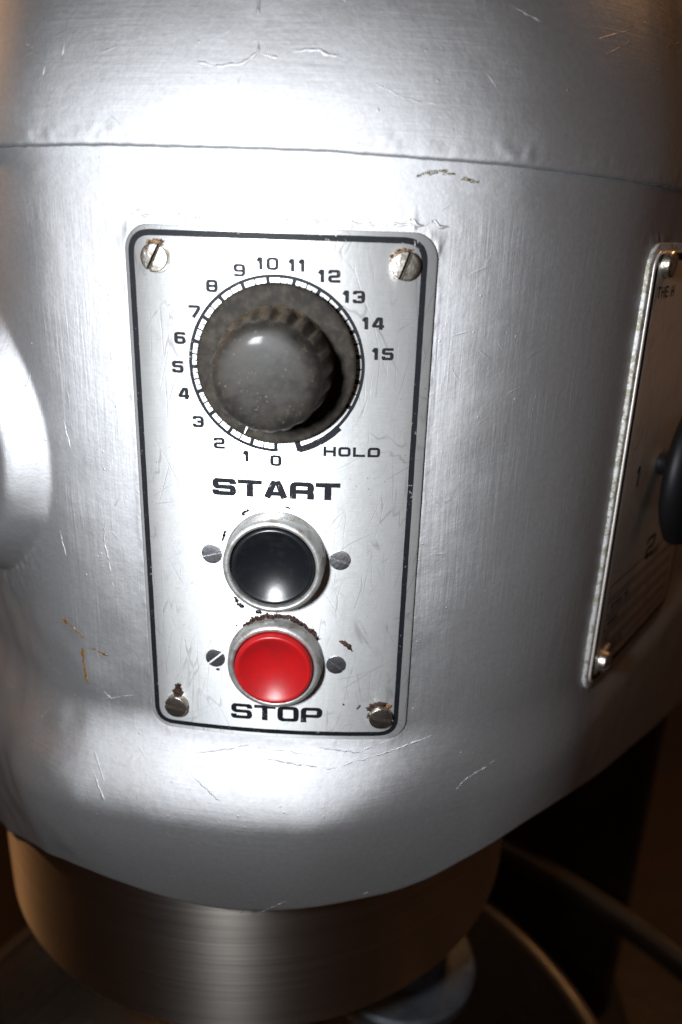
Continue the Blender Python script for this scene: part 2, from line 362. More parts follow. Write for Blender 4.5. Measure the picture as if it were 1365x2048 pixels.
# underside lip turning inwards
lip = []
for k, (dh, dz) in enumerate(((-3, -.6), (-9, -.2), (-22, 3), (-22, 12))):
    q = P(ss, np.interp(ss, RIM_S, RIM_Z)+dz, 0.0); ai = np.interp(ss, _S, _A); oo = O[:, 0]+dh
    q[:, 0] += oo*np.sin(ai); q[:, 1] -= oo*np.cos(ai); lip.append(q)
v = np.concatenate([np.stack(lip[::-1], 1), v], 1); uvs = np.concatenate([np.stack([np.stack([ss, np.interp(ss, RIM_S, RIM_Z)-3*(4-k)], -1) for k in range(4)], 1), np.stack([S, Zg], -1)], 1)
casing = mesh("head_casing", v.reshape(-1, 3), grid_faces(len(ss), nv+4), PAINT, mixer, uv=uvs.reshape(-1, 2))
casing["label"] = "silver painted lower head casing with flared foot"

# top cover
cs = spaced((-320, -120, 4), (-120, 140, .9), (140, 420, 4))
def seam(s): return np.interp(s, [-100, -60, 0, 30, 60, 95, 145, 400], [58.6, 59.4, 59.3, 58.6, 57.5, 56.0, 54.6, 52])
rows = []; ruv = []
ai = np.interp(cs, _S, _A)
edge = .10*fbm(cs/2.3, cs*0, 5, 3)+.12*fbm(cs/14, cs*0+3, 6, 2)
prof = [(-6, 2.2), (-.6, 1.3), (1.5, .35), (2.6, .0), (3.1, .12), (3.5, .5), (3.6, 1.2)]
for h, dz in prof:
    q = P(cs, seam(cs)+dz+edge*(dz < 2), h); rows.append(q); ruv.append(np.stack([cs, seam(cs)+dz], -1))
for zz in np.concatenate([np.arange(2.4, 60, 1.1), np.arange(60, 180, 8)]):
    lump = .3*np.exp(-((zz-3.2)/2.2)**2)*np.clip(fbm(cs/2.7, cs*0+zz/2.5, 15, 3), 0, 2)
    h = 3.6-(zz/60)**1.6*14+.14*fbm(cs/32, cs*0+zz/30, 12, 2)+lump
    q = P(cs, seam(cs)+zz, 0.0); q[:, 0] += h*np.sin(ai); q[:, 1] -= h*np.cos(ai); rows.append(q); ruv.append(np.stack([cs, seam(cs)+zz], -1))
cover = mesh("top_cover", np.stack(rows, 1).reshape(-1, 3), grid_faces(len(cs), len(rows)), PAINT, mixer, uv=np.stack(ruv, 1).reshape(-1, 2))
cover["label"] = "silver painted top cover above the seam"

# relief marks of old paint: raised drips, ridges and scratches
def ridge(bag, pts, r, h0, ofun, taper=True, jit=.25, n=6):
    r = r*.8
    pts = np.array(pts, float); d = np.r_[0, np.cumsum(np.hypot(*(pts[1:]-pts[:-1]).T))]; m = max(4, int(d[-1]/.7)); t = np.linspace(0, d[-1], m)
    x = np.interp(t, d, pts[:, 0])+jit*fbm(t/1.6, t*0+r, 61, 2); z = np.interp(t, d, pts[:, 1])+jit*fbm(t/1.6, t*0+9+r, 62, 2)
    rr = r*(.65+.55*fbm(t/1.3, t*0+2, 63, 2))
    if taper: rr = rr*np.clip(np.sin(np.pi*np.clip(t/d[-1], 0.02, .98))*2.2, .1, 1)
    rr = np.maximum(rr, .03)
    tx = np.gradient(x); ty = np.gradient(z); L = np.hypot(tx, ty)+1e-9; nx, ny = -ty/L, tx/L
    vs = []
    base = ofun(x, z)
    for k in range(n+1):
        ph = np.pi*k/n; w = rr*np.cos(ph)*1.6; h = base-.12+rr*.9*np.sin(ph)+.06
        p = P(x+nx*w, z+ny*w, 0.0); aa = np.interp(x+nx*w, _S, _A); p[:, 0] += h*np.sin(aa); p[:, 1] -= h*np.cos(aa); vs.append(p)
    vv = np.stack(vs, 1).reshape(-1, 3); uu = np.stack([np.stack([x, z], -1)]*(n+1), 1).reshape(-1, 2)
    bag.add(vv, grid_faces(m, n+1), uu)
def cover_off(x, z):
    zz = z-seam(x); return 3.6-(zz/60)**1.6*14+.14*fbm(x/32, x*0+zz/30, 12, 2)
def case_off(x, z): return body_off(x, z, np.interp(x, RIM_S, RIM_Z))
b = Bag()
for pts, r in (([(-5.6, 110), (-5.5, 90)], .35), ([(-5.6, 88), (-4.8, 83.2), (-9, 80.2), (-17, 79.3), (-24, 80.8)], .38), ([(-4.8, 83), (.5, 81.4)], .5), ([(3, 83.3), (11, 84), (12.5, 83), (17, 82.4)], .45), ([(-9, 80), (-10.5, 74)], .2), ([(-60, 86), (-61, 82)], .5), ([(-66, 80), (-67, 77)], .5), ([(62, 98), (70, 95), (74, 94)], .22), ([(22, 78), (34, 73), (55, 70)], .18)):
    ridge(b, pts, r, 0, cover_off)
o = b.build("paint_drip", PAINT, cover); o["kind"] = "stuff"; o["label"] = "raised cracks and drips in the paint"
b = Bag()
for pts, r in (([(-58, -52), (-60, -62), (-57, -84)], .3), ([(-72, -20), (-70, -32)], .25), ([(-78, -60), (-76, -72)], .25), ([(-52, -44), (-55, -50)], .3), ([(-8, -139), (20, -142), (46, -136), (60, -131)], .3), ([(12, -135), (30, -137), (44, -132)], .25), ([(-32, -141), (-10, -136), (18, -138)], .22),
               ([(-66, -150), (-59, -161)], .35), ([(-30, -146), (-17, -154)], .28), ([(-48, -152), (-47, -158)], .25), ([(-5, -207), (6, -198)], .28), ([(-90, -136), (-95, -144)], .35), ([(-70, -128), (-52, -122)], .2), ([(-66, -122), (-62, -126), (-58, -124)], .3), ([(-53, 6), (-52, -2)], .25), ([(-84, -6), (-86, -14)], .3), ([(64, -158), (70, -152), (84, -146)], .2), ([(-12, -208), (-10, -206)], .5), ([(33, -198), (36, -197)], .5)):
    ridge(b, pts, r, 0, case_off)
rg = random.Random(11)
for k in range(15):      # crusty paint along the top edge of the plate
    x0 = -44+k*6.1; z0 = 40.3+rg.random()*1.2; L = 5+rg.random()*7
    ridge(b, [(x0, z0), (x0+L*.3, z0+rg.random()*2.4), (x0+L*.7, z0-.3+rg.random()*1.6), (x0+L, z0+rg.random()*1.2)], .28+.22*rg.random(), 0, case_off, jit=.75)
for k in range(16):      # small brush lumps beside the plate
    sd = rg.choice((-1, -1, 1)); x0 = (-47.5-abs(rg.gauss(0, 5))) if sd < 0 else 49+abs(rg.gauss(0, 2)); z0 = rg.uniform(-125, 30); L = rg.uniform(1, 4)
    ridge(b, [(x0, z0), (x0+rg.uniform(-.5, .5), z0-L)], .22+.2*rg.random(), 0, case_off, jit=.4)
for k in range(26):      # fine bristle lines on the wall and the flare
    if k % 2: x0, z0 = rg.uniform(54, 108), rg.uniform(-130, 35); d = (rg.uniform(-1.5, 0), -rg.uniform(5, 18))
    else: x0, z0 = rg.uniform(-85, 45), rg.uniform(-160, -138); d = (rg.uniform(5, 16), rg.uniform(-3, 3))
    ridge(b, [(x0, z0), (x0+d[0]*.5+.4, z0+d[1]*.5), (x0+d[0], z0+d[1])], .05+.05*rg.random(), 0, case_off, jit=.3)
o = b.build("paint_ridge", PAINT, casing); o["kind"] = "stuff"; o["label"] = "raised brush ridges and scratches in the paint"

# grease stains on the casing and irregular flakes: flat bent patches with their own thickness
def patch(pts, ofun, thick=.12, jit=.25, seed=0, sub=6):
    """closed outline (s, z) -> thin slab following the surface"""
    pts = np.array(pts, float); q = []
    for i in range(len(pts)):
        a0, b0 = pts[i], pts[(i+1) % len(pts)]
        for k in range(sub): q.append(a0+(b0-a0)*k/sub)
    q = np.array(q); t = np.arange(len(q))
    q = q+jit*np.stack([fbm(t*.7, t*0+seed, 71, 2), fbm(t*.7, t*0+seed+5, 72, 2)], 1)
    c = q.mean(0); o0 = ofun(q[:, 0], q[:, 1]); oc = ofun(np.array([c[0]]), np.array([c[1]]))
    def W(s, h): 
        p = P(s[:, 0], s[:, 1], 0.0); aa = np.interp(s[:, 0], _S, _A); p[:, 0] += h*np.sin(aa); p[:, 1] -= h*np.cos(aa); return p
    inner = c+(q-c)*.8; n = len(q)
    V = np.concatenate([W(q, o0-.05), W(inner, ofun(inner[:, 0], inner[:, 1])+thick), W(c[None], oc+thick)])
    F_ = [[i, (i+1) % n, n+(i+1) % n, n+i] for i in range(n)]+[[n+i, n+(i+1) % n, 2*n] for i in range(n)]
    return V, F_
def blob(cx, cz, rx, rz, rot=0, n=8): 
    return [(cx+rx*math.cos(t)*math.cos(rot)-rz*math.sin(t)*math.sin(rot), cz+rx*math.cos(t)*math.sin(rot)+rz*math.sin(t)*math.cos(rot)) for t in [2*math.pi*k/n for k in range(n)]]
b = Bag()
for k, (pts, wd) in enumerate((([(-80.5, -96.8), (-76, -99), (-71.5, -102.5)], .55), ([(-72, -106), (-67, -106.2), (-62.2, -108)], .45), ([(-72.3, -106), (-72.6, -114), (-71.8, -122)], .6))):
    ridge(b, pts, wd*.55, 0, case_off, jit=.4)
b.add(*patch(blob(-79.6, -97.2, 1.3, .7, -.6), case_off, .10, .4, 3)); b.add(*patch(blob(-72.6, -108.5, .7, 1.9), case_off, .12, .3, 4)); b.add(*patch(blob(-72.2, -118.5, .5, 1.3), case_off, .1, .3, 5)); b.add(*patch(blob(-81, -98.2, .3, .3), case_off, .1, .1, 5)); b.add(*patch(blob(-63.5, -107.5, 1.2, .5, -.3), case_off, .1, .3, 8))
o = b.build("grease_streak", FILM, casing); o["kind"] = "stuff"; o["label"] = "amber grease streaks"
b = Bag()
for k, (x, z, rx, rz, r) in enumerate([(45, 55.4, 3.6, .28, .1), (43, 54.7, 2.6, .22, .05), (48, 54.9, 2.2, .2, -.05), (53.6, 53.6, 1.6, .35, -.1), (56, 53.1, 1.3, .2, 0), (40, 54.2, 1.5, .16, .3)]): b.add(*patch(blob(x, z, rx, rz, r), case_off, .03, .5, k))
o = b.build("smudge", SMUDGE, casing); o["kind"] = "stuff"; o["label"] = "tan smudge below the seam"

# ------------------------------------------------------------------ control plates
def bent_plate(name, pl, th, mat, parent, bev=.5, h0=-.8):
    u0, u1, v0, v1, r = pl; n = 12
    def outl(ins):
        a0, a1, b0, b1, rr = u0+ins, u1-ins, v0+ins, v1-ins, r-ins
        t = np.linspace(0, np.pi/2, n)
        us = np.concatenate([a0+rr-rr*np.cos(t), np.linspace(a0+rr, a1-rr, 34)[1:-1], a1-rr+rr*np.sin(t)])
        up = np.concatenate([b1-rr+rr*np.sin(t), np.full(32, b1), b1-rr+rr*np.cos(t)]); dn = b0+b1-up
        return us, up, dn
    V = []; F_ = []; UV = []
    def ring(ins, h):
        us, up, dn = outl(ins); s = np.concatenate([us, us[::-1]]); z = np.concatenate([up, dn[::-1]]); i = sum(len(x) for x in V)
        V.append(P(s, z, 0)+0); aa = np.interp(s, _S, _A); V[-1][:, 0] += h*np.sin(aa); V[-1][:, 1] -= h*np.cos(aa); UV.append(np.stack([s, z], 1)); return i, len(s)
    i0, m = ring(0, h0); i1, _ = ring(0, th-bev*.6); i2, _ = ring(bev*.4, th-bev*.15); i3, _ = ring(bev, th)
    for a0, b0 in ((i0, i1), (i1, i2), (i2, i3)):
        for k in range(m): F_.append([a0+k, b0+k, b0+(k+1) % m, a0+(k+1) % m])
    hm = m//2
    for k in range(hm-1): F_.append([i3+k, i3+m-1-k, i3+m-2-k, i3+k+1])
    o = mesh(name, np.concatenate(V), F_, mat, parent, uv=np.concatenate(UV)); autosmooth(o, 50); return o
T1, T2 = 1.3, 2.2
plate = bent_plate("control_plate", PL1, T1, PLATE, mixer); plate["label"] = "brushed metal plate with timer dial, START and STOP"

def fillet(pts, r, closed=False, n=5):
    pts = [np.array(p, float) for p in pts]; out = []; N_ = len(pts)
    for i, p in enumerate(pts):
        if not closed and i in (0, N_-1): out.append(p); continue
        a0, b0 = pts[i-1], pts[(i+1) % N_]; da, db = a0-p, b0-p; la, lb = np.hypot(*da), np.hypot(*db)
        cosang = np.clip((da@db)/(la*lb), -1, 1); ang = math.acos(cosang)
        d = min(r/math.tan(ang/2) if ang < 3.1 else 0, la*.49, lb*.49)
        if d < 1e-4: out.append(p); continue
        s0, s1 = p+da/la*d, p+db/lb*d
        for k in range(n+1):
            t = k/n; out.append((1-t)**2*s0+2*t*(1-t)*p+t*t*s1)
    return np.array(out)
def ribbon(bag, pts, w, h, mapf, closed=False, seg=2.5, rag=0.0, hz=1.0):
    pts = np.array(pts, float)
    if closed: pts = np.vstack([pts, pts[:1]])
    q = [pts[0]]
    for a0, b0 in zip(pts[:-1], pts[1:]):
        L = np.hypot(*(b0-a0))
        if L < 1e-6: continue
        k = max(1, int(math.ceil(L/seg)))
        for j in range(1, k+1): q.append(a0+(b0-a0)*j/k)
    q = np.array(q)
    if closed: q = q[:-1]
    d1 = (np.roll(q, -1, 0)-q); d0 = (q-np.roll(q, 1, 0))
    if not closed: d1[-1] = d0[-1]; d0[0] = d1[0]
    n1 = np.stack([-d1[:, 1], d1[:, 0]], 1); n0 = np.stack([-d0[:, 1], d0[:, 0]], 1)
    n1 /= np.hypot(*n1.T)[:, None]; n0 /= np.hypot(*n0.T)[:, None]; nn = n0+n1; nn /= np.maximum(np.hypot(*nn.T), .2)[:, None]
    sc = 1/np.maximum((nn*n1).sum(1), .45); t = np.arange(len(q))
    w = w*(hz+(1-hz)*np.abs(nn[:, 0])/np.maximum(np.hypot(*nn.T), 1e-6)); wl = w/2*sc*(1+rag*fbm(t*.9, t*0+h*100, 5, 2)); wr = w/2*sc*(1+rag*fbm(t*.9, t*0+h*77, 6, 2))
    A_, B_ = q+nn*wl[:, None], q-nn*wr[:, None]
    V = np.concatenate([mapf(A_, h), mapf(B_, h)]); n = len(q)
    F_ = [[n+i, n+(i+1) % n, (i+1) % n, i] for i in range(n if closed else n-1)]
    bag.add(V, F_, np.concatenate([A_, B_]))
def onsurf(q, h):
    p = P(q[:, 0], q[:, 1], 0.0); a_ = np.interp(q[:, 0], _S, _A); p[:, 0] += h*np.sin(a_); p[:, 1] -= h*np.cos(a_); return p

def glyph(ch, w, h, t, th=None):
    """centre-line strokes of squared extended lettering: list of (points, radius, closed)"""
    th = th or t; L, R, B, Tp = t/2, w-t/2, th/2, h-th/2; M = h/2; r = min(w, h)*.22; tail = h*.20
    G = {
     '0': [([(L, B), (R, B), (R, Tp), (L, Tp)], r, True)],
     'O': [([(L, B), (R, B), (R, Tp), (L, Tp)], r, True)],
     'S': [([(R, Tp-tail), (R, Tp), (L, Tp), (L, M), (R, M), (R, B), (L, B), (L, B+tail)], r, False)],
     'T': [([(0, Tp), (w, Tp)], 0, False), ([(w/2, 0), (w/2, Tp)], 0, False)],
     'A': [([(t*.5, 0), (w/2-t*.32, Tp), (w/2+t*.32, Tp), (w-t*.5, 0)], .0, False), ([(w*.26, h*.26), (w*.74, h*.26)], 0, False)],
     'R': [([(L, 0), (L, Tp), (R, Tp), (R, M*.86), (L, M*.86)], r, False), ([(R-t*.9, M*.86), (R, M*.8), (R, 0)], r*.7, False)],
     'P': [([(L, 0), (L, Tp), (R, Tp), (R, M*.85), (L, M*.85)], r, False)],
     'H': [([(L, 0), (L, h)], 0, False), ([(R, 0), (R, h)], 0, False), ([(L, M), (R, M)], 0, False)],
     'L': [([(L, h), (L, B), (w, B)], 0, False)],
     'D': [([(L, 0), (L, Tp), (R, Tp), (R, B), (0, B)], r, False)],
     'E': [([(w, Tp), (L, Tp), (L, B), (w, B)], 0, False), ([(L, M), (w*.9, M)], 0, False)],
     'I': [([(w/2, 0), (w/2, h)], 0, False)],
     'N': [([(L, 0), (L, Tp), (R, B), (R, h)], 0, False)],
     'M': [([(L, 0), (L, Tp), (w/2, h*.3), (R, Tp), (R, 0)], 0, False)],
     'V': [([(L, h), (w/2, B), (R, h)], 0, False)],
     'Z': [([(0, Tp), (R, Tp), (L, B), (w, B)], 0, False)],
     'C': [([(R, Tp-tail), (R, Tp), (L, Tp), (L, B), (R, B), (R, B+tail)], r, False)],
     '.': [([(L, 0), (L, t)], 0, False)], '-': [([(w*.2, M), (w*.8, M)], 0, False)],
     '1': [([(w*.5, 0), (w*.5, Tp), (w*.34, Tp), (w*.12, Tp-h*.24)], r*.7, False)],
     '2': [([(L, Tp-tail), (L, Tp), (R, Tp), (R, M), (L, M*.92), (L, B), (w, B)], r*.8, False)],
     '3': [([(L, Tp-tail), (L, Tp), (R, Tp), (R, B), (L, B), (L, B+tail)], r, False), ([(w*.4, M), (R, M)], 0, False)],
     '4': [([(w, h*.27), (L*.8, h*.27), (w*.5, Tp), (w*.74, Tp), (w*.74, 0)], r*.3, False)],
     '5': [([(w*.97, Tp), (L, Tp), (L, M+t*.15), (R, M+t*.15), (R, B), (L, B), (L, B+tail)], r*.7, False)],
     '6': [([(R, Tp-tail*.7), (R, Tp), (L, Tp), (L, B), (R, B), (R, M+t*.15), (L, M+t*.15)], r, False)],
     '7': [([(0, Tp), (R, Tp), (R, Tp-tail), (w*.38, 0)], r*.4, False)],
     '8': [([(L, B), (R, B), (R, Tp), (L, Tp)], r, True), ([(L, M), (R, M)], 0, False)],
     '9': [([(L, B+tail*.7), (L, B), (R, B), (R, Tp), (L, Tp), (L, M-t*.15), (R, M-t*.15)], r, False)],
    }
    return G[ch]
PRH = .055
def text(word, cx, cz, w, h, t, gap, name, parent, mat, rot=0.0, H=T1, tv=None, cut=None, seg=1.2, narrow='1', label=None, hz=.68):
    """t stroke; letters centred on (cx, cz)"""
    ws = [w*.72 if c in narrow else (w*.3 if c in 'I.' else (w*.5 if c == ' ' else w)) for c in word]
    tot = sum(ws)+gap*(len(ws)-1); x = -tot/2; bag = Bag(); k = 0; cr_, sr_ = math.cos(rot), math.sin(rot)
    for c, ww in zip(word, ws):
        if c != ' ':
            for pts, r, cl in glyph(c, ww, h, t, t*hz):
                q = np.array(fillet(pts, r, cl)) if r > 0 else np.array(pts, float)
                q = q+np.array([x, -h/2]); q = np.stack([cx+q[:, 0]*cr_-q[:, 1]*sr_, cz+q[:, 0]*sr_+q[:, 1]*cr_], 1)
                ribbon(bag, q, t, H+PRH+.012*k, onsurf, cl, seg, rag=.06, hz=hz); k += 1
        x += ww+gap
    o = bag.build(name, mat, parent)
    if label: o["label"] = label
    return o
# START / STOP / HOLD and the dial numerals
text("START", 0, -39.1, 7.75, 5.7, 2.15, .5, "lettering", plate, PRINT, label="START in bold black capitals")
text("STOP", .4, -122.5, 7.6, 6.2, 1.95, .65, "lettering", plate, PRINT, label="STOP in bold black capitals")
text("HOLD", 23.6, -25.9, 3.85, 3.1, .88, .72, "lettering", plate, PRINT, hz=.9, label="HOLD in small black capitals")
nums = [(0, -29.5), (-9.1, -28.5), (-17.8, -24.8), (-24.3, -18.3), (-28.6, -9.7), (-30.2, -1.6), (-29.2, 7.1), (-24.4, 15.1), (-18.9, 22.6), (-10.7, 27.3), (-2.5, 29.4), (6.2, 29.2), (15.3, 26.5), (22.6, 20.9), (28.5, 13.5), (31.8, 4.6)]
for i, (x, z) in enumerate(nums):
    text(str(i), x, z, 3.6, 3.6, 1.08, .32, "numeral", plate, PRINT, hz=.74, label="numeral %d on the timer scale" % i)
# border line
def rrect(u0, u1, v0, v1, r): return fillet([(u0, v0), (u1, v0), (u1, v1), (u0, v1)], r, True, 10)
b = Bag(); ribbon(b, rrect(-43.1, 42.6, -130.1, 36.9, 6.2), 1.75, T1+PRH, onsurf, True, rag=.05); b.build("border_line", PRINT, plate)
# scale ring, ticks and the thick HOLD arc
def arc(a0, a1, r, n=None):
    n = n or max(2, int(abs(a1-a0)/3)); t = np.radians(np.linspace(a0, a1, n)); return np.stack([-r*np.sin(t), -r*np.cos(t)], 1)   # degrees clockwise from the bottom
STEP = 17.45
b = Bag(); ribbon(b, arc(-1.5, 316, 26.1), 1.0, T1+PRH, onsurf, False, 1.5, rag=.08)
for i in range(16):
    a0 = i*STEP; ribbon(b, [(-25.8*math.sin(math.radians(a0)), -25.8*math.cos(math.radians(a0))), (-23*math.sin(math.radians(a0)), -23*math.cos(math.radians(a0)))], 1.15, T1+PRH+.015, onsurf)
for a0 in (16*STEP, 17*STEP+1): ribbon(b, [(-25.8*math.sin(math.radians(a0)), -25.8*math.cos(math.radians(a0))), (-23*math.sin(math.radians(a0)), -23*math.cos(math.radians(a0)))], 1.3, T1+PRH+.015, onsurf)
for i in range(17):
    a0 = (i+.5)*STEP; ribbon(b, [(-25.8*math.sin(math.radians(a0)), -25.8*math.cos(math.radians(a0))), (-23*math.sin(math.radians(a0)), -23*math.cos(math.radians(a0)))], .42, T1+PRH+.015, onsurf)
    for q in (.25, .75):
        a0 = (i+q)*STEP; ribbon(b, [(-24.9*math.sin(math.radians(a0)), -24.9*math.cos(math.radians(a0))), (-22.5*math.sin(math.radians(a0)), -22.5*math.cos(math.radians(a0)))], .3, T1+PRH+.015, onsurf)
ribbon(b, arc(313, 344.5, 26.6), 2.1, T1+PRH+.03, onsurf, False, 1.5, rag=.1)
a0 = math.radians(344); ribbon(b, [(-27.2*math.sin(a0), -27.2*math.cos(a0)), (-23*math.sin(a0), -23*math.cos(a0))], 1.7, T1+PRH+.045, onsurf)
b.build("timer_scale", PRINT, plate)

# slotted screws
def screw_mesh(name, r, h, slot, dome=.3, mats=None, bev=.45, slotdepth=None):
    sd = slotdepth or h*.55; pr = []
    hw = slot/2
    for q in np.linspace(hw*1.001, r-bev, 5): pr.append((q, h+dome*(1-(q/r)**2)))
    for t in np.linspace(0, np.pi/2, 5)[1:]: pr.append((r-bev+bev*math.sin(t), h+dome*(1-((r-bev)/r)**2)-bev*(1-math.cos(t))))
    pr.append((r, -.3)); V = []; F_ = []; n = 17; MI = []
    for sgn in (1, -1):
        i0 = len(V)
        for (q, hh) in pr:
            ph = math.asin(min(1, hw/q)); 
            for k in range(n):
                t = ph+(math.pi-2*ph)*k/(n-1); V.append((sgn*q*math.cos(t), sgn*q*math.sin(t), hh))
        for j in range(len(pr)-1):
            for k in range(n-1): F_.append([i0+j*n+k, i0+(j+1)*n+k, i0+(j+1)*n+k+1, i0+j*n+k+1]); MI.append(0)
        # slot wall
        e0 = [i0+j*n for j in range(len(pr)-1, -1, -1)]; e1 = [i0+j*n+n-1 for j in range(len(pr))]
        line = e0[1:]+e1[:-1]; base = len(V)
        for idx in line: x, y, z = V[idx]; V.append((x, y, h-sd))
        for k in range(len(line)-1): F_.append([line[k], line[k+1], base+k+1, base+k]); MI.append(1)
    i0 = len(V); e = math.sqrt(r*r-hw*hw)
    V += [(-e, -hw, h-sd), (e, -hw, h-sd), (e, hw, h-sd), (-e, hw, h-sd), (-e, -hw, -.3), (e, -hw, -.3), (e, hw, -.3), (-e, hw, -.3)]
    F_ += [[i0, i0+1, i0+2, i0+3], [i0+1, i0+5, i0+6, i0+2], [i0, i0+3, i0+7, i0+4]]; MI += [1, 1, 1]
    me_o = mesh(name, V, F_, mats, None, Matrix.Identity(4)); me_o.data.polygons.foreach_set('material_index', MI); autosmooth(me_o, 40)
    md = me_o.data; bpy.data.objects.remove(me_o); return md
def put(name, md, parent, mw, label=None):
    o = bpy.data.objects.new(name, md); COL.objects.link(o); place(o, parent, mw)
    if label: o["label"] = label
    return o
big = screw_mesh("screw_head", 4.15, 2.6, 1.25, .35, [SCREWM, SLOT])
small = screw_mesh("small_screw_head", 3.45, .35, .75, .12, [BSCREW, SLOT], .12, .5)
small_b = screw_mesh("bright_screw_head", 3.45, .35, .75, .12, [BSCREW, BSCREW], .12, .3)
for (u, z, rot, lab) in ((-35.2, 30, 62, "top left plate screw"), (36.8, 30, 70, "top right plate screw"), (-35.2, -122.2, -8, "rusty bottom left plate screw"), (36.8, -122.2, -14, "rusty bottom right plate screw")):
    put("screw", big, plate, frame(u, z, T1, math.radians(rot)), lab)
for (u, z, rot, lab, md) in ((-21.1, -62.6, 16, "small screw left of the black button", small_b), (21.1, -62.7, -24, "small screw right of the black button", small_b), (-20.9, -101.8, 43, "small screw left of the red button", small), (20.8, -101.9, -42, "small screw right of the red button", small_b)):
    put("screw", md, plate, frame(u, z, T1-.05, math.radians(rot)), lab)
pf = lambda x, z: np.full(np.shape(x), T1)
b = Bag()
for k, (x, z, rx, rz, r) in enumerate([(-35.4, 34.3, 2.9, .8, .1), (-37.8, 32.6, 1.2, .8, .9), (36.2, 34.0, 3.0, .7, .15), (33.4, 31.6, .7, 1.4, .2), (39.8, -118.6, 1.2, 1.0, 0)]): b.add(*patch(blob(x, z, rx, rz, r), pf, .35, .5, k))
o = b.build("rust_stain", RUSTL, plate); o["kind"] = "stuff"; o["label"] = "light rust round the upper screws"
b = Bag()
for k, (x, z, rx, rz, r) in enumerate([(-35.0, -117.2, 1.9, 2.1, 0), (-34.8, -114.8, 1.2, 1.2, 0), (36.2, -118.0, 3.3, 1.1, .05), (33.3, -119.2, 1.5, 1.0, .6), (33.0, -122.6, .6, 1.2, 0)]): b.add(*patch(blob(x, z, rx, rz, r), pf, .6, .5, k+9))
o = b.build("rust_crust", RUST, plate); o["kind"] = "stuff"; o["label"] = "dark rust crust on the lower screws"

# timer knob
kf = frame(0.4, 0.6, T1, math.radians(-24))
knob = empty("timer_knob", mixer, kf); knob["label"] = "dusty black fluted timer knob"
def wobf(th, r, h): return r, h
v, f = lathe([(20, 1.0), (23.0, 1.0), (23.75, 1.4), (23.85, 2.7), (23.5, 3.3), (22.8, 3.6), (19, 4.0), (15, 4.4), (10, 4.5)], 128)
autosmooth(mesh("skirt", v, f, SKIRTM, knob, kf), 40)
NF = 20
def flute(th, r, h):
    k = np.clip((h-5)/3, 0, 1)*np.clip((22.4-h)/3.5, 0, 1); amp = .95*k
    return r-amp*np.clip(np.cos(NF*th)*.9+.25, -.3, 1), h
pr = [(17.6, 4.2), (17.1, 5.5), (16.9, 8), (16.6, 12), (16.2, 16), (15.9, 19.5), (15.5, 21.5), (14.9, 22.9), (14.0, 23.9), (12.8, 24.5), (10.8, 24.9), (7.5, 25.15), (4, 25.25), (.01, 25.3)]
v, f = lathe(pr, 264, flute)
o = mesh("grip", v, f, [KNOB, GRIT], knob, kf)
hz = v[f].mean(1)[:, 2]; o.data.polygons.foreach_set('material_index', (hz < 21.3).astype(np.int32))
pm = Matrix.Rotation(math.radians(24), 4, 'Z'); q = Bag()
pfk = kf @ pm
v = []
ribv = [(-9.4, -20.6), (-8.3, -17.9)]
dx, dy = 1.1, 2.7; L_ = math.hypot(dx, dy); nx, ny = -dy/L_*.42, dx/L_*.42
V = []
for (x, y), wv in zip(ribv, (.5, 1.1)):
    for hh, wk in ((4.0, 1.0), (4.75, .8)): V += [(x+nx*wv*wk, y+ny*wv*wk, hh), (x-nx*wv*wk, y-ny*wv*wk, hh)]
mesh("pointer_mark", V, [[2, 3, 7, 6], [0, 2, 6, 4], [1, 5, 7, 3], [4, 6, 7, 5], [0, 1, 3, 2]], simple("white_pointer_paint", (.75, .75, .72), .5), knob, pfk, smooth=False)

# push buttons
def button(name, u, z, R_, Hh, capr, caph, dish, mat, label, cap_label, caprough=0):
    fr = frame(u, z, T1); root = empty(name, mixer, fr); root["label"] = label
    pr = [(R_+.5, -.1), (R_+.45, .35), (R_+.1, .8), (R_, 1.2), (R_, Hh-1.8), (R_-.2, Hh-.9), (R_-.75, Hh-.25), (R_-1.4, Hh), (capr+1.0, Hh-.05), (capr+.5, Hh-.35), (capr+.32, Hh-1.0), (capr+.3, .5)]
    v, f = lathe(pr, 128); autosmooth(mesh("bezel", v, f, BEZEL, root, fr), 50)
    pr = [(capr, .4), (capr, caph-1.6), (capr-.15, caph-.8), (capr-.5, caph-.25), (capr-1.0, caph)]
    for q in np.linspace(capr-1.6, .01, 18): pr.append((q, caph+.05-dish*(1-(q/(capr-1.2))**2)))
    v, f = lathe(pr, 128); c = mesh("button_cap", v, f, mat, root, fr); c["label"] = cap_label
    return root
sb = button("start_button", 0, -62.9, 16.2, 8.2, 13.5, 7.9, 3.7, BLACKB, "black start button in a grey metal bezel", "glossy black concave cap")
tb = button("stop_button", .1, -100.9, 16.0, 5.6, 13.25, 7.4, 4.2, REDB, "red stop button in a grey metal bezel", "red concave cap")
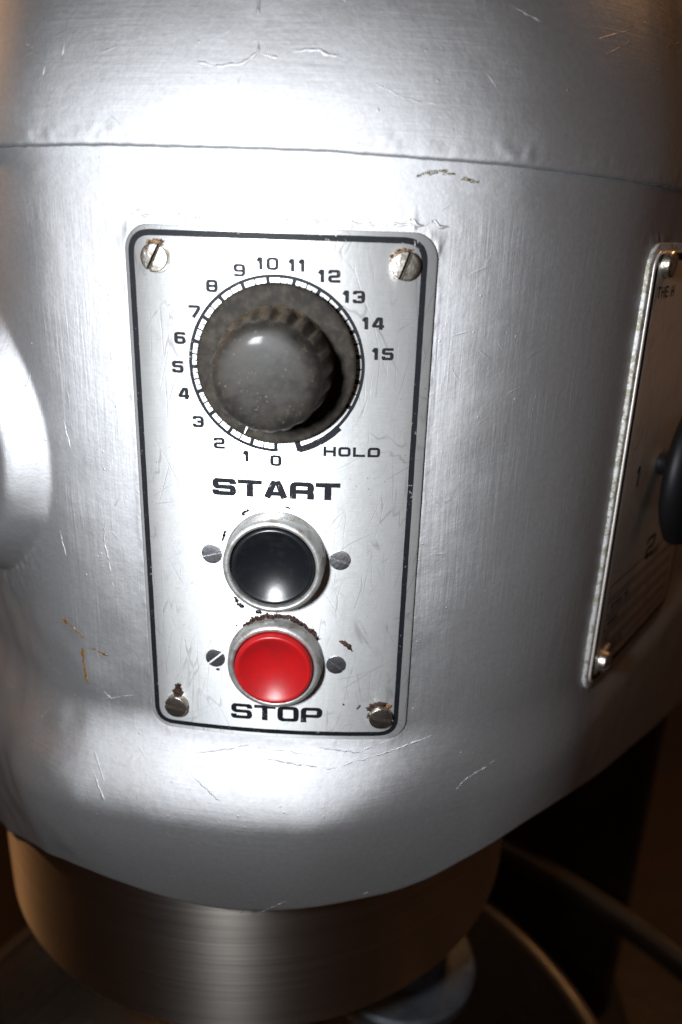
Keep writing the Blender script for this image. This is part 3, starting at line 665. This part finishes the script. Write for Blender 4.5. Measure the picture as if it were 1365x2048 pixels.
# gaskets, flakes and rust round the buttons
b = Bag()
for k, (x, z, rx, rz, r) in enumerate([(-10.6, -47.9, .6, .8, .3), (-9.6, -46.9, 1.2, .45, .5), (3.9, -45.0, 1.4, .25, -.4), (-16.8, -55.4, .45, 1.6, -.3), (-17.3, -57.2, .35, .9, -.4), (-13.2, -78.9, .8, 1.3, .2), (-11.8, -80.8, 1.5, .9, -.4), (-5.6, -82.8, 1.3, .9, 0)]): b.add(*patch(blob(x, z, rx, rz, r), pf, .2, .3, k+30))
o = b.build("gasket_scrap", GUNK, plate); o["kind"] = "stuff"; o["label"] = "black gasket scraps round the black button"
b = Bag()
for k in range(15):
    t = math.radians(128-k*6.6); rr = 16.4+.9*random.random(); b.add(*patch(blob(.2+rr*math.cos(t), -100.9+rr*math.sin(t), 1.4+random.random()*.6, .5+random.random()*.4, t+math.pi/2), pf, .35+random.random()*.7, .5, k+50))
o = b.build("rust_crust", RUST, plate); o["kind"] = "stuff"; o["label"] = "flaking rust crust over the red button"
b = Bag(); b.add(*patch([(21.3, -92.6), (23.6, -92.4), (25.6, -94.2), (26.7, -96.6), (24.9, -95.9), (23, -94.3)], pf, .3, .3, 80))
for k, (x, z, rx, rz, r) in enumerate([(29.5, -118.6, .35, .7, -.5), (28.8, -119.4, .3, .35, 0), (23.9, -117.8, .3, .4, .3), (-13.2, -88.6, .25, .3, 0), (-20.2, -106.3, .8, .5, 0)]): b.add(*patch(blob(x, z, rx, rz, r), pf, .15, .2, k+90))
o = b.build("rust_flake", RUST, plate); o["kind"] = "stuff"; o["label"] = "loose brown flakes right of the red button"

# second plate on the right with its selector knob
PLATE2 = brushed_plate("brushed_plate_metal_dull", (.80, .74, .69), .46, .55)
PADM = simple("chipped_pale_paint", (.62, .61, .60), .5, .3, (420, (.33, .31, .24), .5, .56), [(600, .0003)])
pad = bent_plate("mounting_pad", PL2, 1.6, PADM, mixer, .6); pad["label"] = "chipped pale pad under the second plate"
p2 = bent_plate("control_plate", tuple(q+d for q, d in zip(PL2, (2.9, -2.9, 2.6, -2.6, -2.2))), T2, PLATE2, mixer, .4, 1.3); p2["label"] = "second metal plate with speed numbers and data boxes"
b = Bag(); ribbon(b, rrect(136.4, 236, -131.6, 33.4, 5.4), 2.4, T2+PRH, onsurf, True); b.build("border_line", PRINT, p2)
kw = dict(H=T2, parent=p2)
text("THE H", 150.5, 21.6, 3.5, 3.9, .9, .7, "lettering", mat=PRINT2, label="THE and part of a name in black capitals", **kw)
text("1", 154.5, -48.0, 8.5, 8.5, 1.5, .5, "numeral", mat=PRINT, label="numeral 1 beside the selector", **kw)
text("2", 189, -88, 12, 10.5, 2.5, .5, "numeral", mat=PRINT, label="numeral 2 below the selector", **kw)
b = Bag()
for k, (z1, z0) in enumerate(((-91.2, -97.0), (-98.7, -104.4), (-106.4, -111.7), (-113.7, -119.0), (-120.8, -125.6))):
    x0 = 142.4 if k < 4 else 152; ribbon(b, [(x0, z0), (228, z0), (228, z1), (x0, z1)], .6, T2+PRH, onsurf, True)
    if k in (2, 3): ribbon(b, [(196, z0+.3), (196, z1-.3)], .4, T2+PRH+.02, onsurf)
b.build("data_box_lines", PRINT2, p2)
for wd, x, z in (("SERIAL NO.", 156.8, -101.6), ("MODEL", 151.5, -109.1), ("AC", 146.8, -116.4), ("VOLTS", 161, -123.2), ("COMP.", 199, -93.2)):
    text(wd, x, z, 2.2, 2.7, .62, .4, "lettering", mat=PRINT2, label=wd+" in tiny black capitals", **kw)
for wd, x, z in (("11-1139-414", 191, -101.4), ("H-600", 175, -108.9), ("1725", 170, -116.2)):
    text(wd, x, z, 2.3, 2.8, .34, .55, "lettering", mat=STAMP, label="stamped light figures in a data box", **kw)
for (u, z, rot, lab) in ((144.8, 31.4, 80, "upper screw of the second plate"), (145.9, -125.6, 20, "rusty lower screw of the second plate")):
    put("screw", screw_mesh("screw_head_far", 4.6, 2.8, 1.2, .9, [SCREWM, SLOT], 1.2), p2, frame(u, z-.5, T2, math.radians(rot)), lab)
b = Bag()
for k, (x, z, rx, rz, r) in enumerate([(149.0, -122.0, 3.6, 1.6, .1), (143.5, -122.8, 1.4, 1.3, 0)]): b.add(*patch(blob(x, z, rx, rz, r), lambda x, z: np.full(np.shape(x), T2), .8, .5, k+9))
o = b.build("rust_crust", RUSTL, p2); o["kind"] = "stuff"
fr = frame(181, -48, T2); sel = empty("selector_knob", mixer, fr); sel["label"] = "dark speed selector knob at the right edge"
v, f = lathe([(5, .2), (5, 7), (20, 8), (28, 9), (31.5, 11), (32, 13), (31, 16), (28, 18), (14, 19), (.01, 19)], 72); mesh("skirt", v, f, HANDLE, sel, fr)
V = []; 
for t in np.linspace(0, 2*np.pi, 48, endpoint=False): V.append((9*np.cos(t), 27*np.sin(t), 18.0))
for t in np.linspace(0, 2*np.pi, 48, endpoint=False): V.append((7*np.cos(t), 25*np.sin(t), 30.0))
V.append((0, 0, 31.5))
Fk = [[i, (i+1) % 48, 48+(i+1) % 48, 48+i] for i in range(48)]+[[48+i, 48+(i+1) % 48, 96] for i in range(48)]
mesh("grip", V, Fk, HANDLE, sel, fr)

# ------------------------------------------------------------------ steel planetary housing, hub, column
def tube(name, prof, cx, cy, mat, parent, n=192, label=None):
    """vertical lathe, prof (r, z world mm)"""
    v, f = lathe(prof, n); v = v+np.array([cx, cy, 0]); mw = Matrix.Translation((cx*MM, cy*MM, 0)); o = mesh(name, v-np.array([cx, cy, 0]), f, mat, parent, mw); autosmooth(o, 40)
    if label: o["label"] = label
    return o
#DRUM
tube("planetary_housing", [(120, -286), (136.5, -288), (138.2, -287.4), (138.6, -286), (138.6, -150), (120, -150)], -25.9, 141.5, STEEL, mixer, 256, "brushed steel drum under the casing")
tube("agitator_hub", [(.01, -420), (28, -420), (30, -372), (40, -366), (43, -358), (43, -352), (41, -350), (26, -349), (25, -280)], 58, 102, HUBM, mixer, 96, "grey hub under the steel drum")
# column behind, rounded box section
def rbox(name, x0, x1, y0, y1, z0, z1, r, mat, parent, label=None, n=8):
    pts = fillet([(x0, y0), (x1, y0), (x1, y1), (x0, y1)], r, True, n); m = len(pts); V = []; F_ = []
    c = pts.mean(0)
    for ins, z in ((0, z0), (0, z1-r*.3), (r*.1, z1-r*.1), (r*.3, z1)):
        k = c+(pts-c)*(1-ins/max(abs(x1-x0), abs(y1-y0))*2); V += [(a_, b_, z) for a_, b_ in k]
    for j in range(3):
        for i in range(m): F_.append([j*m+i, j*m+(i+1) % m, (j+1)*m+(i+1) % m, (j+1)*m+i])
    F_.append([3*m+i for i in range(m)]); uv = np.array([[p[0], p[2]] for p in V])
    o = mesh(name, V, F_, mat, parent, uv=uv); autosmooth(o, 50)
    if label: o["label"] = label
    return o
rbox("column", 90, 356, 470, 800, -900, 60, 50, DARKM, mixer, "column behind the drum, coloured dark for shade")
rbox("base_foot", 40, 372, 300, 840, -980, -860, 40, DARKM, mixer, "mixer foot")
def arm(name, pts, r, mat, parent, label):
    pts = np.array(pts, float); d = np.gradient(pts, axis=0); d /= np.linalg.norm(d, axis=1)[:, None]; n = 24; V = []
    for p, t in zip(pts, d):
        s = np.cross(t, (0, 0, 1)); s /= np.linalg.norm(s); u = np.cross(s, t)
        for k in range(n): a_ = 2*np.pi*k/n; V.append(p+r*(s*np.cos(a_)+1.5*u*np.sin(a_)))
    F_ = [[i*n+k, i*n+(k+1) % n, (i+1)*n+(k+1) % n, (i+1)*n+k] for i in range(len(pts)-1) for k in range(n)]
    o = mesh(name, V, F_, mat, parent, uv=np.zeros((len(V), 2))); o["label"] = label; return o
t = np.radians(np.linspace(18, 66, 60))
arm("bowl_cradle", np.stack([-142+600*np.cos(t), -82+600*np.sin(t), -566+0*t], 1), 10, DARKM, mixer, "curved support ring round the bowl")

# ------------------------------------------------------------------ bowl and floor
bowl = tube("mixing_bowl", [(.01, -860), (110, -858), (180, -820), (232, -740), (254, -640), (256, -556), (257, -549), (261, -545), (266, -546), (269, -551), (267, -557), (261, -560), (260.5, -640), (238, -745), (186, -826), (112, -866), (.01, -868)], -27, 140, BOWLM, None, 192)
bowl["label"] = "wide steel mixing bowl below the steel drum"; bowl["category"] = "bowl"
g = 3000
fl = mesh("floor", [(-g, -g, -980), (g, -g, -980), (g, g+2000, -980), (-g, g+2000, -980)], [[0, 1, 2, 3]], FLOORM); fl["kind"] = "structure"; fl["label"] = "dim brown floor"
